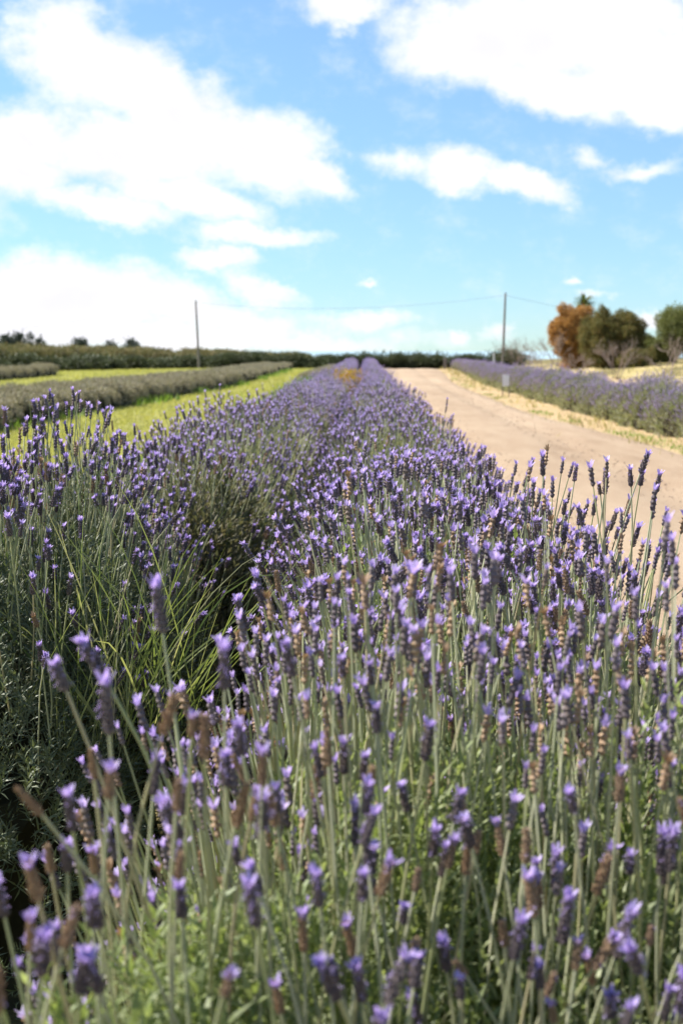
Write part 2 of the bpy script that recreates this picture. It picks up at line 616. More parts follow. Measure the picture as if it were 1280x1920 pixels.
strip('gravel_track', YS, lambda y: 0 * y + .42, track_right, .004, M['track'], 34, ruts)
strip('sandy_verge', YS, lambda y: track_right(y) - .25, lambda y: hedge_front(y) + 2.4, .004, M['sand'], 12,
      lambda X, Y, t: .016 * np.sin(X * 5 + Y) * np.sin(Y * 1.7 + X * 2) * np.sin(PI * t) + .03 * np.sin(PI * t))
strip('lawn', YS, lambda y: 0 * y - 17.0, lambda y: -1.5 - .6 * smooth(20, 110, y), .004, M['lawn'], 12)
strip('field_grass', np.arange(30, 122, 2.), lambda y: 0 * y - 60.0, lambda y: 0 * y - 17.0, .008, M['lawn'], 12)
strip('dry_paddock', np.arange(10, 126, 2.), lambda y: hedge_front(y) + 2.4, lambda y: 0 * y + 70, .006, M['drylawn'], 60,
      lambda X, Y, t: .05 * np.sin(X * 1.3 + Y * .4) * np.sin(Y * .8) * smooth(0, .02, t))
# second sandy track beyond the lavender hedge
strip('sandy_track', np.arange(30, 96, 2.), lambda y: hedge_front(y) + 3.6 + (96 - y) * .03, lambda y: hedge_front(y) + 6.6 + (96 - y) * .05, .05, M['sand'], 8,
      lambda X, Y, t: -.04 * (2 * t - 1) ** 4)


# ------------------------------------------------------------------ lavender templates
def T_leafshoot(nodes_, L, leafL, leafW, seg, seed):
    """a leafy shoot along +Z with opposite pairs of narrow leaves"""
    r = np.random.default_rng(seed)
    V, F = [], []
    for i in range(nodes_):
        t = (i + .5) / nodes_
        z = L * t
        for sgn in (0, PI):
            th = i * PI / 2 + sgn + r.normal(0, .25)
            l = leafL * (1.05 - .45 * t) * r.uniform(.75, 1.15)
            ang = math.radians(r.uniform(22, 58) * (1.1 - .6 * t))
            o_ = np.array([math.cos(th), math.sin(th), 0])
            side = np.array([-math.sin(th), math.cos(th), 0])
            base = np.array([0, 0, z])
            wd = leafW * r.uniform(.8, 1.2)
            b = len(V)
            if seg == 1:
                tip = base + l * (o_ * math.sin(ang) + np.array([0, 0, math.cos(ang)]))
                mid = base + .5 * (tip - base) + np.array([0, 0, .06 * l])
                V += [base, mid + side * wd, tip, mid - side * wd]
                F.append((b, b + 1, b + 2, b + 3))
            else:
                m1 = base + .4 * l * (o_ * math.sin(ang) + np.array([0, 0, math.cos(ang)]))
                ang2 = ang + .35
                tip = m1 + .6 * l * (o_ * math.sin(ang2) + np.array([0, 0, math.cos(ang2)]))
                V += [base - side * wd * .4, base + side * wd * .4, m1 - side * wd, m1 + side * wd, tip]
                F += [(b, b + 1, b + 3, b + 2), (b + 2, b + 3, b + 4, b + 4)]
    F = np.array(F)
    if seg == 2:
        q = F[F[:, 2] != F[:, 3]]
        t = F[F[:, 2] == F[:, 3]][:, :3]
        F = np.concatenate([np.stack([q[:, 0], q[:, 1], q[:, 2]], 1), np.stack([q[:, 0], q[:, 2], q[:, 3]], 1), t])
    return np.array(V), F


SHOOT_N = [T_leafshoot(7, .085, .031, .0019, 2, s) for s in range(6)]
SHOOT_M = [T_leafshoot(4, .09, .042, .0045, 1, 20 + s) for s in range(5)]
SHOOT_F = [T_leafshoot(2, .10, .075, .011, 1, 40 + s) for s in range(4)]


def T_spike(seed, L=.040, R=.0045, whorls=8, per=8, floret=.16):
    """flower spike: whorls of pointed calyces round an axis; mats 0 calyx, 1 petal"""
    r = np.random.default_rng(seed)
    mb = MB()
    tube(mb, [(0, 0, 0), (0, 0, L * .3), (0, 0, L * .7), (0, 0, L)], [.002, R * .62, R * .55, .0015], 6)
    for i in range(whorls):
        t = i / (whorls - 1)
        rad = R * (.35 + .55 * math.sin(PI * (.16 + .74 * t)))
        for k in range(per):
            th = 2 * PI * (k + .5 * (i % 2)) / per + r.normal(0, .12)
            o_ = np.array([math.cos(th), math.sin(th), 0])
            sd = np.array([-math.sin(th), math.cos(th), 0])
            up = np.array([0, 0, 1.])
            a = math.radians(r.uniform(30, 52) - 18 * t)
            d = o_ * math.sin(a) + up * math.cos(a)
            n_ = o_ * math.cos(a) - up * math.sin(a)
            ln = .0088 * r.uniform(.8, 1.2)
            wd = .0019 * r.uniform(.85, 1.15)
            b = o_ * rad * .55 + up * L * (.02 + .90 * t)
            c = b + d * ln * .55
            V = [b, c + sd * wd, c + n_ * wd, c - sd * wd, c - n_ * wd, b + d * ln]
            F = [(0, 1, 2), (0, 2, 3), (0, 3, 4), (0, 4, 1), (5, 2, 1), (5, 3, 2), (5, 4, 3), (5, 1, 4)]
            mb.add(V, F, 0, r.uniform(0, .25))
            if r.random() < floret * (.5 + t):
                tip = b + d * ln
                for q in range(4):
                    g = q * PI / 2 + r.uniform(0, .5)
                    e = sd * math.cos(g) + n_ * math.sin(g)
                    mb.add([tip, tip + e * .0026 + d * .0015 + sd * .001, tip + e * .004 + d * .001, tip + e * .0026 + d * .0015 - sd * .001], [(0, 1, 2, 3)], 1, r.uniform(0, .4))
    return mb


def T_tuft(seed, n=9, z=.037):
    r = np.random.default_rng(seed)
    mb = MB()
    for k in range(n):
        th = 2 * PI * k / n * 1.0 + r.normal(0, .3)
        inner = k % 3 == 0
        a = math.radians(r.uniform(3, 12) if inner else r.uniform(10, 30))
        o_ = np.array([math.cos(th), math.sin(th), 0])
        sd = np.array([-math.sin(th), math.cos(th), 0])
        up = np.array([0, 0, 1.])
        d = o_ * math.sin(a) + up * math.cos(a)
        d2 = o_ * math.sin(a + .3) + up * math.cos(a + .3)
        ln = r.uniform(.012, .020)
        wd = r.uniform(.0026, .0038)
        b = o_ * .0018 + up * z
        m1 = b + d * ln * .5
        tip = m1 + d2 * ln * .5
        mb.add([b - sd * wd * .4, b + sd * wd * .4, m1 + sd * wd, tip + sd * wd * .35, tip - sd * wd * .35, m1 - sd * wd],
               [(0, 1, 2, 5), (5, 2, 3, 4)], 0, r.uniform(0, .5))
    return mb


def merge_template(parts):
    """(V, F, mat) of triangulated pieces from MBs with per-MB material maps"""
    V, F, Mt, n = [], [], [], 0
    for mb, mmap in parts:
        for v, f, m in zip(mb.v, mb.f, mb.m):
            pass
        VV = np.concatenate(mb.v)
        V.append(VV)
        for f, m in zip(mb.f, mb.m):
            mm = np.array([mmap[i] for i in m])
            if f.shape[1] == 3:
                F.append(f + n)
                Mt.append(mm)
            else:
                for k in range(1, f.shape[1] - 1):
                    F.append(np.stack([f[:, 0], f[:, k], f[:, k + 1]], 1) + n)
                    Mt.append(mm)
        n += len(VV)
    return np.concatenate(V), np.concatenate(F), np.concatenate(Mt)


# materials slots of merged lavender: 0 leaf 1 stem 2 spike 3 tuft 4 brown
def T_head_mid(seed, brown=False):
    r = np.random.default_rng(seed)
    mb = MB()
    L, R = .041, .0049
    sides, rings = 7, 9
    V = [(0, 0, 0)]
    for i in range(rings):
        t = (i + .5) / rings
        rad = R * (.55 + .45 * math.sin(PI * (.14 + .74 * t))) * ((1.38 if i % 2 else .55) if brown else (1.24 if i % 2 else .74))
        for k in range(sides):
            th = 2 * PI * (k + .5 * (i % 2)) / sides
            rr = rad * (r.uniform(.55, 1.3) if brown else r.uniform(.78, 1.22))
            V.append((rr * math.cos(th), rr * math.sin(th), L * t + r.uniform(-.001, .001)))
    V.append((0, 0, L))
    F = [(0, 1 + (k + 1) % sides, 1 + k) for k in range(sides)]
    for i in range(rings - 1):
        for k in range(sides):
            a, b = 1 + i * sides + k, 1 + i * sides + (k + 1) % sides
            F += [(a, b, b + sides), (a, b + sides, a + sides)]
    e = len(V) - 1
    F += [(e, e - sides + k, e - sides + (k + 1) % sides) for k in range(sides)]
    mb.add(V, F)
    tf = T_tuft(seed + 5, 6)
    return merge_template([(mb, {0: 4 if brown else 2}), (tf, {0: 4 if (brown and seed % 2) else 3})])


def T_head_far(seed, brown=False):
    r = np.random.default_rng(seed)
    L, R = .044, .0075
    V = [(0, 0, 0)] + [(R * math.cos(k * PI / 2), R * math.sin(k * PI / 2), L * .4) for k in range(4)]
    V += [(R * .6 * math.cos(k * PI / 2 + .5), R * .6 * math.sin(k * PI / 2 + .5), L * .85) for k in range(4)] + [(0, 0, L)]
    F = []
    for k in range(4):
        k2 = (k + 1) % 4
        F += [(0, 1 + k2, 1 + k), (1 + k, 1 + k2, 5 + k2), (1 + k, 5 + k2, 5 + k), (5 + k, 5 + k2, 9)]
    b = len(V)
    Mt = [4 if brown else 2] * len(F)
    for k in range(3):
        th = k * 2 * PI / 3 + r.uniform(0, 1)
        V += [(.004 * math.cos(th + 1.5), .004 * math.sin(th + 1.5), L * .8), (.011 * math.cos(th), .011 * math.sin(th), L * 1.28), (-.004 * math.cos(th + 1.5), -.004 * math.sin(th + 1.5), L * .85)]
        F.append((b + 3 * k, b + 3 * k + 1, b + 3 * k + 2))
        Mt.append(3)
    return np.array(V), np.array(F), np.array(Mt)


HEAD_M = [T_head_mid(60 + s) for s in range(4)]
HEAD_MB = [T_head_mid(70 + s, True) for s in range(2)]
HEAD_F = [T_head_far(80 + s) for s in range(3)]
HEAD_FB = [T_head_far(90, True)]
spike_me = [T_spike(100 + s, .038 + .002 * (s % 3)).mesh('flower_spike', [M['spike'], M['tuft']]) for s in range(6)]
brown_me = [T_spike(120 + s, .042, .0040, 8, 7, .03).mesh('flower_spike', [M['brown'], M['tuft']]) for s in range(3)]
tuft_me = [T_tuft(140 + s, 11 + s % 3).mesh('petal_tuft', [M['tuft']]) for s in range(5)]
# spike and tuft joined, for the stalks further off
head_me = []
for s in range(6):
    a, b = T_spike(160 + s, .039), T_tuft(165 + s, 11)
    V, F, Mt = merge_template([(a, {0: 0, 1: 1}), (b, {0: 1})])
    head_me.append(MB().add(V, F, Mt, 0).mesh('flower_head', [M['spike'], M['tuft']]))
browntuft_me = []
for s in range(3):
    a, b = T_spike(180 + s, .042, .0040, 8, 7, .04), T_tuft(185 + s, 6)
    V, F, Mt = merge_template([(a, {0: 0, 1: 1}), (b, {0: 1 if s else 0})])
    browntuft_me.append(MB().add(V, F, Mt, 0).mesh('flower_head', [M['brown'], M['tuft']]))
STEM_L = (.16, .20, .24, .28, .32)
stem_me = {}
for li, l in enumerate(STEM_L):
    for bi, b in enumerate((0.06, .35, .75)):
        mb = MB()
        zz = np.linspace(0, l, 5)
        tube(mb, np.stack([b * zz ** 2, .12 * b * zz ** 2 * np.sin(zz * 20), zz], 1), [.0019, .0018, .0017, .0016, .0014], 5)
        stem_me[(li, bi)] = (mb.mesh('flower_stalk', [M['stem']], True), l, b)


def dome(n, rx, ry, h, r, e=.72, lump=.06, seed=0):
    v = unit(r.normal(size=(n, 3)))
    v[:, 2] = np.abs(v[:, 2])
    s = np.array([rx, ry, h])
    e = np.array(e) * np.ones(3)
    # most points evenly over the top, the rest round the sides
    uv = r.uniform(-1, 1, (n, 2))
    q = np.abs(uv[:, 0]) ** (2 / e[0]) + np.abs(uv[:, 1]) ** (2 / e[1])
    top = (q < 1) & (r.random(n) < .80)
    vt = np.stack([np.sign(uv[:, 0]) * np.abs(uv[:, 0]) ** (1 / e[0]), np.sign(uv[:, 1]) * np.abs(uv[:, 1]) ** (1 / e[1]), np.sqrt(np.maximum(0, 1 - q))], 1)
    v = np.where(top[:, None], vt, v)
    p = np.sign(v) * np.abs(v) ** e * s
    nr = unit(np.sign(v) * np.abs(v) ** (2 - e) / s)
    th = np.arctan2(v[:, 1], v[:, 0])
    f = 1 + lump * (np.sin(3 * th + seed) + np.sin(5 * th + 2.3 * seed + 4 * v[:, 2])) + lump * .7 * np.sin(9 * v[:, 0] + 7 * v[:, 1] + seed)
    return p * f[:, None], nr, v


def core(mb, rx, ry, h, k=.72, e=.72, mat=0):  # inner filler dome, coloured near black for the shade deep in a bush
    nu, nv = 14, 6
    V = []
    for j in range(nv + 1):
        ph = PI / 2 * j / nv
        for i in range(nu):
            th = 2 * PI * i / nu
            v = np.array([math.cos(th) * math.cos(ph), math.sin(th) * math.cos(ph), math.sin(ph)])
            q = np.sign(v) * np.abs(v) ** (np.array(e) * np.ones(3)) * np.array([rx, ry, h]) * k * (1 + .06 * math.sin(5 * th + 3 * j))
            V.append(q)
    F = [(j * nu + i, j * nu + (i + 1) % nu, (j + 1) * nu + (i + 1) % nu, (j + 1) * nu + i) for j in range(nv) for i in range(nu)]
    mb.add(V, F, mat, .3)


def add_foliage(mb, n, rx, ry, h, r, shoots, up=.6, sc=(.8, 1.4), depth=(.7, 1.0), seed=0, mat=0, zmin=.0, e=.72):
    p, nr, v = dome(n, rx, ry, h, r, e, .06, seed)
    k = depth[0] + (depth[1] - depth[0]) * r.random(n) ** .45
    p = p * k[:, None]
    d = unit(nr * .8 + np.array([0, 0, up]) + r.normal(0, .28, (n, 3)))
    keep = p[:, 2] > zmin
    p, d = p[keep], d[keep]
    n = len(p)
    which = r.integers(0, len(shoots), n)
    sca = r.uniform(sc[0], sc[1], n)
    p = p - d * (.07 * sca)[:, None]
    Rm = frames(d, r.uniform(0, 2 * PI, n), sca)
    rd = r.random(n)
    for k_, (V, F) in enumerate(shoots):
        s = which == k_
        mb.inst(V, F, mat, Rm[s], p[s], rd[s])


def stalk_spots(n, rx, ry, h, r, seed, splay=.55, nzmin=.3, length=(.20, .34), e=.72):
    p, nr, v = dome(n * 3, rx, ry, h, r, e, .06, seed)
    ok = v[:, 2] > nzmin
    p, nr, v = p[ok][:n], nr[ok][:n], v[ok][:n]
    n = len(p)
    d = unit(nr * splay * np.array([1, 1, .3]) + np.array([0, 0, 1.0]) + r.normal(0, .09, (n, 3)))
    l = r.uniform(length[0], length[1], n) * (.75 + .25 * v[:, 2])
    p = p * .97 - d * .06
    return p, d, l, v


def add_stalks(mb, p, d, l, r, heads, browns, pbrown=.15, stem_w=.0016, hscale=1.0, mats=(1, 0)):
    """joined stalks with heads: slots 1 stem, 2 spike, 3 tuft, 4 brown"""
    n = len(p)
    if n == 0:
        return
    bend = unit(d * np.array([1, 1, 0]) + r.normal(0, .05, (n, 3))) * (.02 * r.random(n)[:, None])
    tip = p + d * l[:, None] + bend
    mid = p + d * (l * .55)[:, None]
    a = unit(np.cross(d, r.normal(size=(n, 3))))
    b = np.cross(d, a)
    wv = stem_w
    V = np.stack([p + a * wv, p - a * .5 * wv + b * wv, p - a * .5 * wv - b * wv,
                  mid + a * wv, mid - a * .5 * wv + b * wv, mid - a * .5 * wv - b * wv,
                  tip + a * wv * .7, tip - a * .4 * wv + b * wv * .7, tip - a * .4 * wv - b * wv * .7], 1)
    F1 = np.array([(0, 1, 4, 3), (1, 2, 5, 4), (2, 0, 3, 5), (3, 4, 7, 6), (4, 5, 8, 7), (5, 3, 6, 8)])
    F = (F1[None] + (np.arange(n) * 9)[:, None, None]).reshape(-1, 4)
    rd = r.random(n)
    mb.add(V.reshape(-1, 3), F, 1, np.repeat(rd, 9))
    hd = unit(tip - mid)
    Rm = frames(hd, r.uniform(0, 2 * PI, n), r.uniform(.66, 1.02, n) * hscale)
    isb = r.random(n) < pbrown
    wh = r.integers(0, 100, n)
    for k, (V, F, Mt) in enumerate(heads):
        s = (~isb) & (wh % len(heads) == k)
        mb.inst(V, F, Mt, Rm[s], tip[s], rd[s])
    for k, (V, F, Mt) in enumerate(browns):
        s = isb & (wh % len(browns) == k)
        mb.inst(V, F, Mt, Rm[s], tip[s], rd[s])


def place_stalk(root, p, d, l, r, detail, brown, hscale=1.0):
    """one flower stalk as a part, its spike (and petal tuft) as sub-parts"""
    li = int(np.argmin([abs(l - x) for x in STEM_L]))
    bi = int(r.integers(0, 3))
    me, L0, b = stem_me[(li, bi)]
    st = link('flower_stalk', me, root)
    Rm = frames(d[None], np.array([r.uniform(0, 2 * PI)]), np.array([1.0]))[0]
    k = l / L0
    Mx = Matrix(Rm.tolist()).to_4x4()
    st.rotation_euler = Mx.to_euler()
    st.location = p
    st.scale = (k, k, k)
    loc = (b * L0 ** 2, .12 * b * L0 ** 2 * math.sin(L0 * 20), L0 - .001)
    tilt = math.atan(2 * b * L0)
    s = r.uniform(.66, 1.0) / k * hscale
    roll = r.uniform(0, 6.28)
    rot = (Matrix.Rotation(tilt, 3, 'Y') @ Matrix.Rotation(roll, 3, 'Z')).to_euler()
    if detail == 2:
        hs = [link('flower_spike', (brown_me if brown else spike_me)[int(r.integers(0, 3 if brown else 6))], st)]
        if r.random() < (.4 if brown else .95):
            hs.append(link('petal_tuft', tuft_me[int(r.integers(0, 5))], st))
    else:
        hs = [link('flower_head', (browntuft_me if brown else head_me)[int(r.integers(0, 3 if brown else 6))], st)]
    hz_ = r.uniform(.72, 1.28)
    for h in hs:
        h.location = loc
        h.rotation_euler = rot
        h.scale = (s, s, s * hz_)


def near_bush(label, cx, cy, rx, ry, h, n_stalk, n_fol, detail, seed, group, pbrown, leaf='leaf', splay=.55, length=(.2, .34),
              extra=(), n_parts=300, shoots=None, e=.72, nzmin=.3, core_k=.72, thin_right=False, thin_front=False, bulge=0.0, hscale=1.0):
    r = np.random.default_rng(seed)
    root = thing('lavender_bush', label, 'lavender bush', (cx, cy, 0), group)

    def spread(P):
        # the plant sprawls to one side at its front
        if bulge:
            side = np.interp(P[:, 0] / rx, [-1, .5], [1, 0])
            P[:, 0] -= bulge * side * np.interp(P[:, 1], [-.62, .0], [1, 0])
        return P

    mb = MB()
    core(mb, rx, ry, h, core_k, e)
    for k in range(26):
        th, q = r.uniform(0, 2 * PI), r.uniform(.3, .9)
        tx, ty = rx * q * math.cos(th), ry * q * math.sin(th)
        tube(mb, [(tx * .25, ty * .25, 0), (tx * .7, ty * .7, h * .4), (tx, ty, h * .8 * (1 - q * q * .3))], [.012, .008, .004], 5, 0, r.random())
    for V in mb.v:
        spread(V)
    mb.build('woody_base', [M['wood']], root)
    mb = MB()
    add_foliage(mb, n_fol, rx, ry, h, r, shoots or SHOOT_N, .7, (.8, 1.5), (.66, 1.02), seed, 0, .04, e)
    for V in mb.v:
        spread(V)
    kind(mb.build('foliage', [M[leaf]], root), 'stuff')
    p, d, l, v = stalk_spots(n_stalk, rx, ry, h, r, seed, splay, nzmin, length, e)
    p = spread(p)
    if thin_front:
        # the side towards the path carries fewer flowers and more leaf
        keep = r.random(len(p)) < np.interp(p[:, 1], [-.5, -.1, .35], [.6, .75, 1.0])
        p, d, l, v = p[keep], d[keep], l[keep], v[keep]
    if thin_right:
        # fewer stalks on the shaded side where the grass grows through
        keep = (p[:, 0] < .2) | (p[:, 1] > .25) | (r.random(len(p)) < .3)
        p, d, l, v = p[keep], d[keep], l[keep], v[keep]
    w3 = p + np.array([cx, cy, 0])
    # the stalks that show largest: near and inside the field of view
    dist = np.linalg.norm(w3 - np.array([0, 0, CAM_H]), axis=1)
    inview = (w3[:, 1] > .25) & (np.abs(w3[:, 0] + .02) < .27 * w3[:, 1] + .12)
    order = np.argsort(dist + np.where(inview, 0, 100))
    first, rest = order[:n_parts], order[n_parts:]
    for i in first:
        place_stalk(root, p[i], d[i], l[i], r, detail, r.random() < pbrown, hscale)
    for (hx, hy, D, lean, ln) in extra:
        q = at(hx, hy, D) - np.array([cx, cy, 0])
        dd = unit(np.array([lean[0], lean[1], 1.0]))
        place_stalk(root, q - dd * (ln + .02), dd, ln, r, detail, False, 1.0)
    if len(rest):
        mb = MB()
        add_stalks(mb, p[rest], d[rest], l[rest], r, HEAD_M, HEAD_MB, pbrown, hscale=hscale)
        kind(mb.build('flower_stalks', [M[leaf], M['stem'], M['spike'], M['tuft'], M['brown']], root), 'stuff')
    return root


GR = 'lavender bushes in the row along the track'
GL = 'lavender bushes in the row beside the lawn'
BOXY = (.38, .72, .72)
near_bush('large lavender bush filling the bottom of the picture, purple and dried brown spikes',
          .15, 1.48, .44, .66, .96, 1900, 9800, 2, 1, GR, .36, 'leaf', .32, (.18, .32),
          extra=[(290, 1150, 1.33, (-.16, .05), .32), (283, 1215, 1.30, (-.2, .1), .26), (152, 1250, 1.22, (-.25, 0), .28)], e=(.42, .78, .72), thin_front=True, bulge=.22, hscale=.84)
near_bush('lavender bush in sharp focus right behind the biggest blurred one, packed with dark purple spikes',
          .22, 2.40, .40, .60, .95, 900, 4800, 2, 2, GR, .20, 'leaf', .4, (.2, .32), e=BOXY)
near_bush('third lavender bush along the track, its tall spikes standing up against the gravel',
          .20, 3.34, .40, .58, .94, 780, 3500, 1, 3, GR, .15, 'leaf', .4, (.2, .32),
          extra=[(1168, 865, 2.95, (.12, 0), .33), (1131, 885, 2.95, (.0, 0), .3), (1185, 890, 3.0, (.03, 0), .3),
                 (1211, 898, 3.0, (.12, 0), .3), (1230, 905, 3.0, (.14, 0), .31), (1150, 910, 2.95, (.05, 0), .28), (1118, 910, 2.9, (.02, 0), .28)],
          shoots=SHOOT_M, e=BOXY)
near_bush('fourth lavender bush along the track, counted from the big blurred one',
          .18, 4.28, .40, .60, .92, 700, 3000, 1, 4, GR, .13, 'leaf', .4, (.2, .3), shoots=SHOOT_M, e=BOXY)
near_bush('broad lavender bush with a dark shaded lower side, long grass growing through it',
          -1.06, 3.72, .62, .92, 1.03, 1800, 8500, 1, 5, GL, .10, 'leaf_shade', .28, (.18, .31), n_parts=300, nzmin=.45, e=(.55, .6, .66), thin_right=True)
near_bush('greyish lavender bush with few flowers and a bare brown woody side, behind the broad one',
          -.82, 5.30, .50, .66, .98, 520, 4200, 1, 6, GL, .12, 'leaf_grey', .5, (.17, .28), shoots=SHOOT_M, e=(.5, .72, .72), thin_right=True)

# --- middle distance: shared variants with parts, then single meshes
mid_var = []
for s in range(4):
    r = np.random.default_rng(300 + s)
    rx, ry, h = .42, .62, .89
    f = MB()
    core(f, rx, ry, h, .74, .72, 1)
    add_foliage(f, 1700, rx, ry, h, r, SHOOT_M, .7, (1.0, 1.7), (.7, 1.02), s, 0, .03, BOXY)
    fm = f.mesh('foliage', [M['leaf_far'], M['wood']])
    g = MB()
    p, d, l, v = stalk_spots(620, rx, ry, h, r, s, .4, .16, (.16, .28), BOXY)
    add_stalks(g, p, d, l, r, HEAD_M, HEAD_MB, .10, .0018, 1.0)
    gm = g.mesh('flower_stalks', [M['leaf'], M['stem'], M['spike'], M['tuft'], M['brown']])
    mid_var.append((fm, gm))
far_var = []
for s in range(4):
    r = np.random.default_rng(330 + s)
    rx, ry, h = .42, .66, .82
    g = MB()
    core(g, rx, ry, h, .8, .72, 5)
    add_foliage(g, 620, rx, ry, h, r, SHOOT_F, .8, (.9, 1.6), (.75, 1.03), s, 0, .03)
    p, d, l, v = stalk_spots(560, rx, ry, h, r, s, .45, .10, (.12, .24), (.5, .72, .72))
    add_stalks(g, p, d, l, r, HEAD_F, HEAD_FB, .06, .0024, 1.2)
    far_var.append(g)
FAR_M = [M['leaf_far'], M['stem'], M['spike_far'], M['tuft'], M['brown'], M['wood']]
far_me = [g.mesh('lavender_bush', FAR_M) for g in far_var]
hedge_me = []
for s in range(5):
    r = np.random.default_rng(340 + s)
    rx, ry, h = .66, .62, .68
    g = MB()
    core(g, rx, ry, h, .8, .72, 5)
    add_foliage(g, 900, rx, ry, h, r, SHOOT_F, .8, (.8, 1.5), (.75, 1.05), s, 0, .03, .85)
    p, d, l, v = stalk_spots(520, rx, ry, h, r, s, .8, .30, (.10, .24), .85)
    add_stalks(g, p, d, l, r, HEAD_F, HEAD_FB, .06, .0024, 1.3)
    hedge_me.append(g.mesh('lavender_bush', FAR_M))
prune_var = []
for s in range(4):
    r = np.random.default_rng(350 + s)
    rx, ry, h = .62, .68, .56
    g = MB()
    core(g, rx, ry, h, .82, .62, 1)
    add_foliage(g, 1100, rx, ry, h, r, SHOOT_F, .7, (.5, 1.35), (.78, 1.06), s, 0, .03, .62)
    prune_var.append(g)
prune_me = [g.mesh('clipped_lavender', [M['prune'], M['wood']]) for g in prune_var]


def rowx_R(y):
    return .17 - .0008 * y


def rowx_L(y):
    return -.80 - .38 * smooth(15, 110, y)


ORD = ['first', 'second', 'third', 'fourth', 'fifth', 'sixth', 'seventh', 'eighth', 'ninth', 'tenth', 'eleventh', 'twelfth']
far_list = []
for (fx, y0, grp, where, start) in ((rowx_R, 5.2, GR, 'row along the track', 5), (rowx_L, 6.25, GL, 'row beside the lawn', 3)):
    y, i = y0, start
    while y < 106:
        r = random.random
        x = float(fx(y)) + random.uniform(-.05, .05)
        sc = random.uniform(.92, 1.06)
        rot = random.choice((0, PI)) + random.uniform(-.15, .15)
        if y < 15:
            lab = f'{ORD[i - 1]} purple flowering lavender bush in the {where}' if i <= 12 else f'purple lavender bush further along the {where}, past the twelfth'
            t = thing('lavender_bush', lab, 'lavender bush', (x, y, 0), grp)
            fm, gm = mid_var[i % 4]
            kind(link('foliage', fm, t), 'stuff')
            kind(link('flower_stalks', gm, t), 'stuff')
        elif y < 42:
            lab = f'purple lavender bush in the distant stretch of the {where}'
            t = thing('lavender_bush', lab, 'lavender bush', (x, y, 0), grp + ', distant stretch', far_me[i % 4])
        else:
            far_list.append((x, y, 0, rot, sc))
            y += .98
            continue
        t.rotation_euler = (0, 0, rot)
        t.scale = (sc, sc, sc * (1.0 + .0 * float(1 - smooth(6, 24, y))))
        y += .96
        i += 1
# lavender hedge across the track
GH = 'lavender bushes in the hedge across the track'
y, i = 20.0, 1
while y < 119:
    x = float(hedge_front(y)) + .80 + random.uniform(-.06, .06)
    sc = random.uniform(.92, 1.12)
    rot = random.uniform(0, 6.28)
    if y < 80:
        t = thing('lavender_bush', ('purple grey lavender bush standing right behind the small white sign' if i == 28 else 'purple grey lavender bush in the hedge on the far side of the track'), 'lavender bush', (x, y, 0), GH, hedge_me[i % 5])
        t.rotation_euler = (0, 0, rot)
        t.scale = (sc, sc, sc * random.uniform(.9, 1.12))
        # second plant of the same hedge, behind
    else:
        far_list.append((x, y, 0, rot, sc * .95))
    y += random.uniform(.98, 1.28)
    i += 1
mb = MB()
r = np.random.default_rng(77)
for (x, y, z, rot, sc) in far_list:
    wx, hz = (1.55, .9) if x > 4 else (1.0, 1.0)
    rx, ry, h = .40 * sc * wx, .66 * sc, .80 * sc * hz
    q = MB()
    core(q, rx, ry, h, .85, .72, 5)
    add_foliage(q, 90, rx, ry, h, r, SHOOT_F, .8, (1.2, 2.0), (.8, 1.03), r.random() * 9, 0, .03)
    p, d, l, v = stalk_spots(110, rx, ry, h, r, r.random() * 9, .6, .08, (.10, .20))
    add_stalks(q, p, d, l, r, HEAD_F, HEAD_FB, .05, .003, 2.0)
    for v_, f_, m_, r_ in zip(q.v, q.f, q.m, q.r):
        pass
    V = np.concatenate(q.v) + np.array([x, y, z])
    off = mb.n
    mb.v.append(V)
    mb.r.append(np.concatenate(q.r))
    for f_, m_ in zip(q.f, q.m):
        mb.f.append(f_ + off)
        mb.m.append(m_)
    mb.n += len(V)
o = mb.build('lavender', FAR_M)
kind(tag(o, 'hazy purple far ends of the lavender rows where bushes run together', 'lavender'), 'stuff')

# clipped grey rows on the lawn
GP = 'clipped grey lavender bushes in rows on the lawn'


def rowA(y):
    return -6.9 - .6 * (1 - smooth(26, 44, y)) + .6 * smooth(44, 60, y) - .5 * smooth(70, 118, y)


pr_far = []
rows = [(lambda y: rowA(y), 24, 117, 64, 'double row, purple side', 1.0),
        (lambda y: rowA(y) - 1.5, 27, 117, 62, 'double row, open field side', 1.0),
        (lambda y: -17.6 + 0 * y - .02 * y, 58, 86, 86, 'short row out in the field', 1.1),
        (lambda y: -2.75 + 0 * y, 66, 112, 84, 'thin row at the far edge of the lawn strip', .75)]
for fx, a, b, lim, where, s0 in rows:
    y, i = a, 0
    while y < b:
        x = float(fx(y)) + random.uniform(-.08, .08)
        sc = random.uniform(.93, 1.08) * s0
        if y < lim:
            t = thing('clipped_lavender', f'clipped grey brown lavender bush, {where}', 'lavender bush', (x, y, 0), f'{GP}, {where}', prune_me[i % 4])
            t.rotation_euler = (0, 0, random.uniform(-.3, .3) + random.choice((0, PI)))
            t.scale = (sc, sc * random.uniform(.9, 1.1), sc * random.uniform(.88, 1.1))
        else:
            pr_far.append((x, y, sc))
        y += 1.08 * s0
        i += 1
mb = MB()
r = np.random.default_rng(78)
for (x, y, sc) in pr_far:
    q = MB()
    core(q, .62 * sc, .68 * sc, .56 * sc, .86, .62, 1)
    add_foliage(q, 130, .62 * sc, .68 * sc, .56 * sc, r, SHOOT_F, .7, (.9, 1.5), (.85, 1.03), r.random() * 9, 0, .03, .62)
    V = np.concatenate(q.v) + np.array([x, y, 0])
    off = mb.n
    mb.v.append(V)
    mb.r.append(np.concatenate(q.r))
    for f_, m_ in zip(q.f, q.m):
        mb.f.append(f_ + off)
        mb.m.append(m_)
    mb.n += len(V)
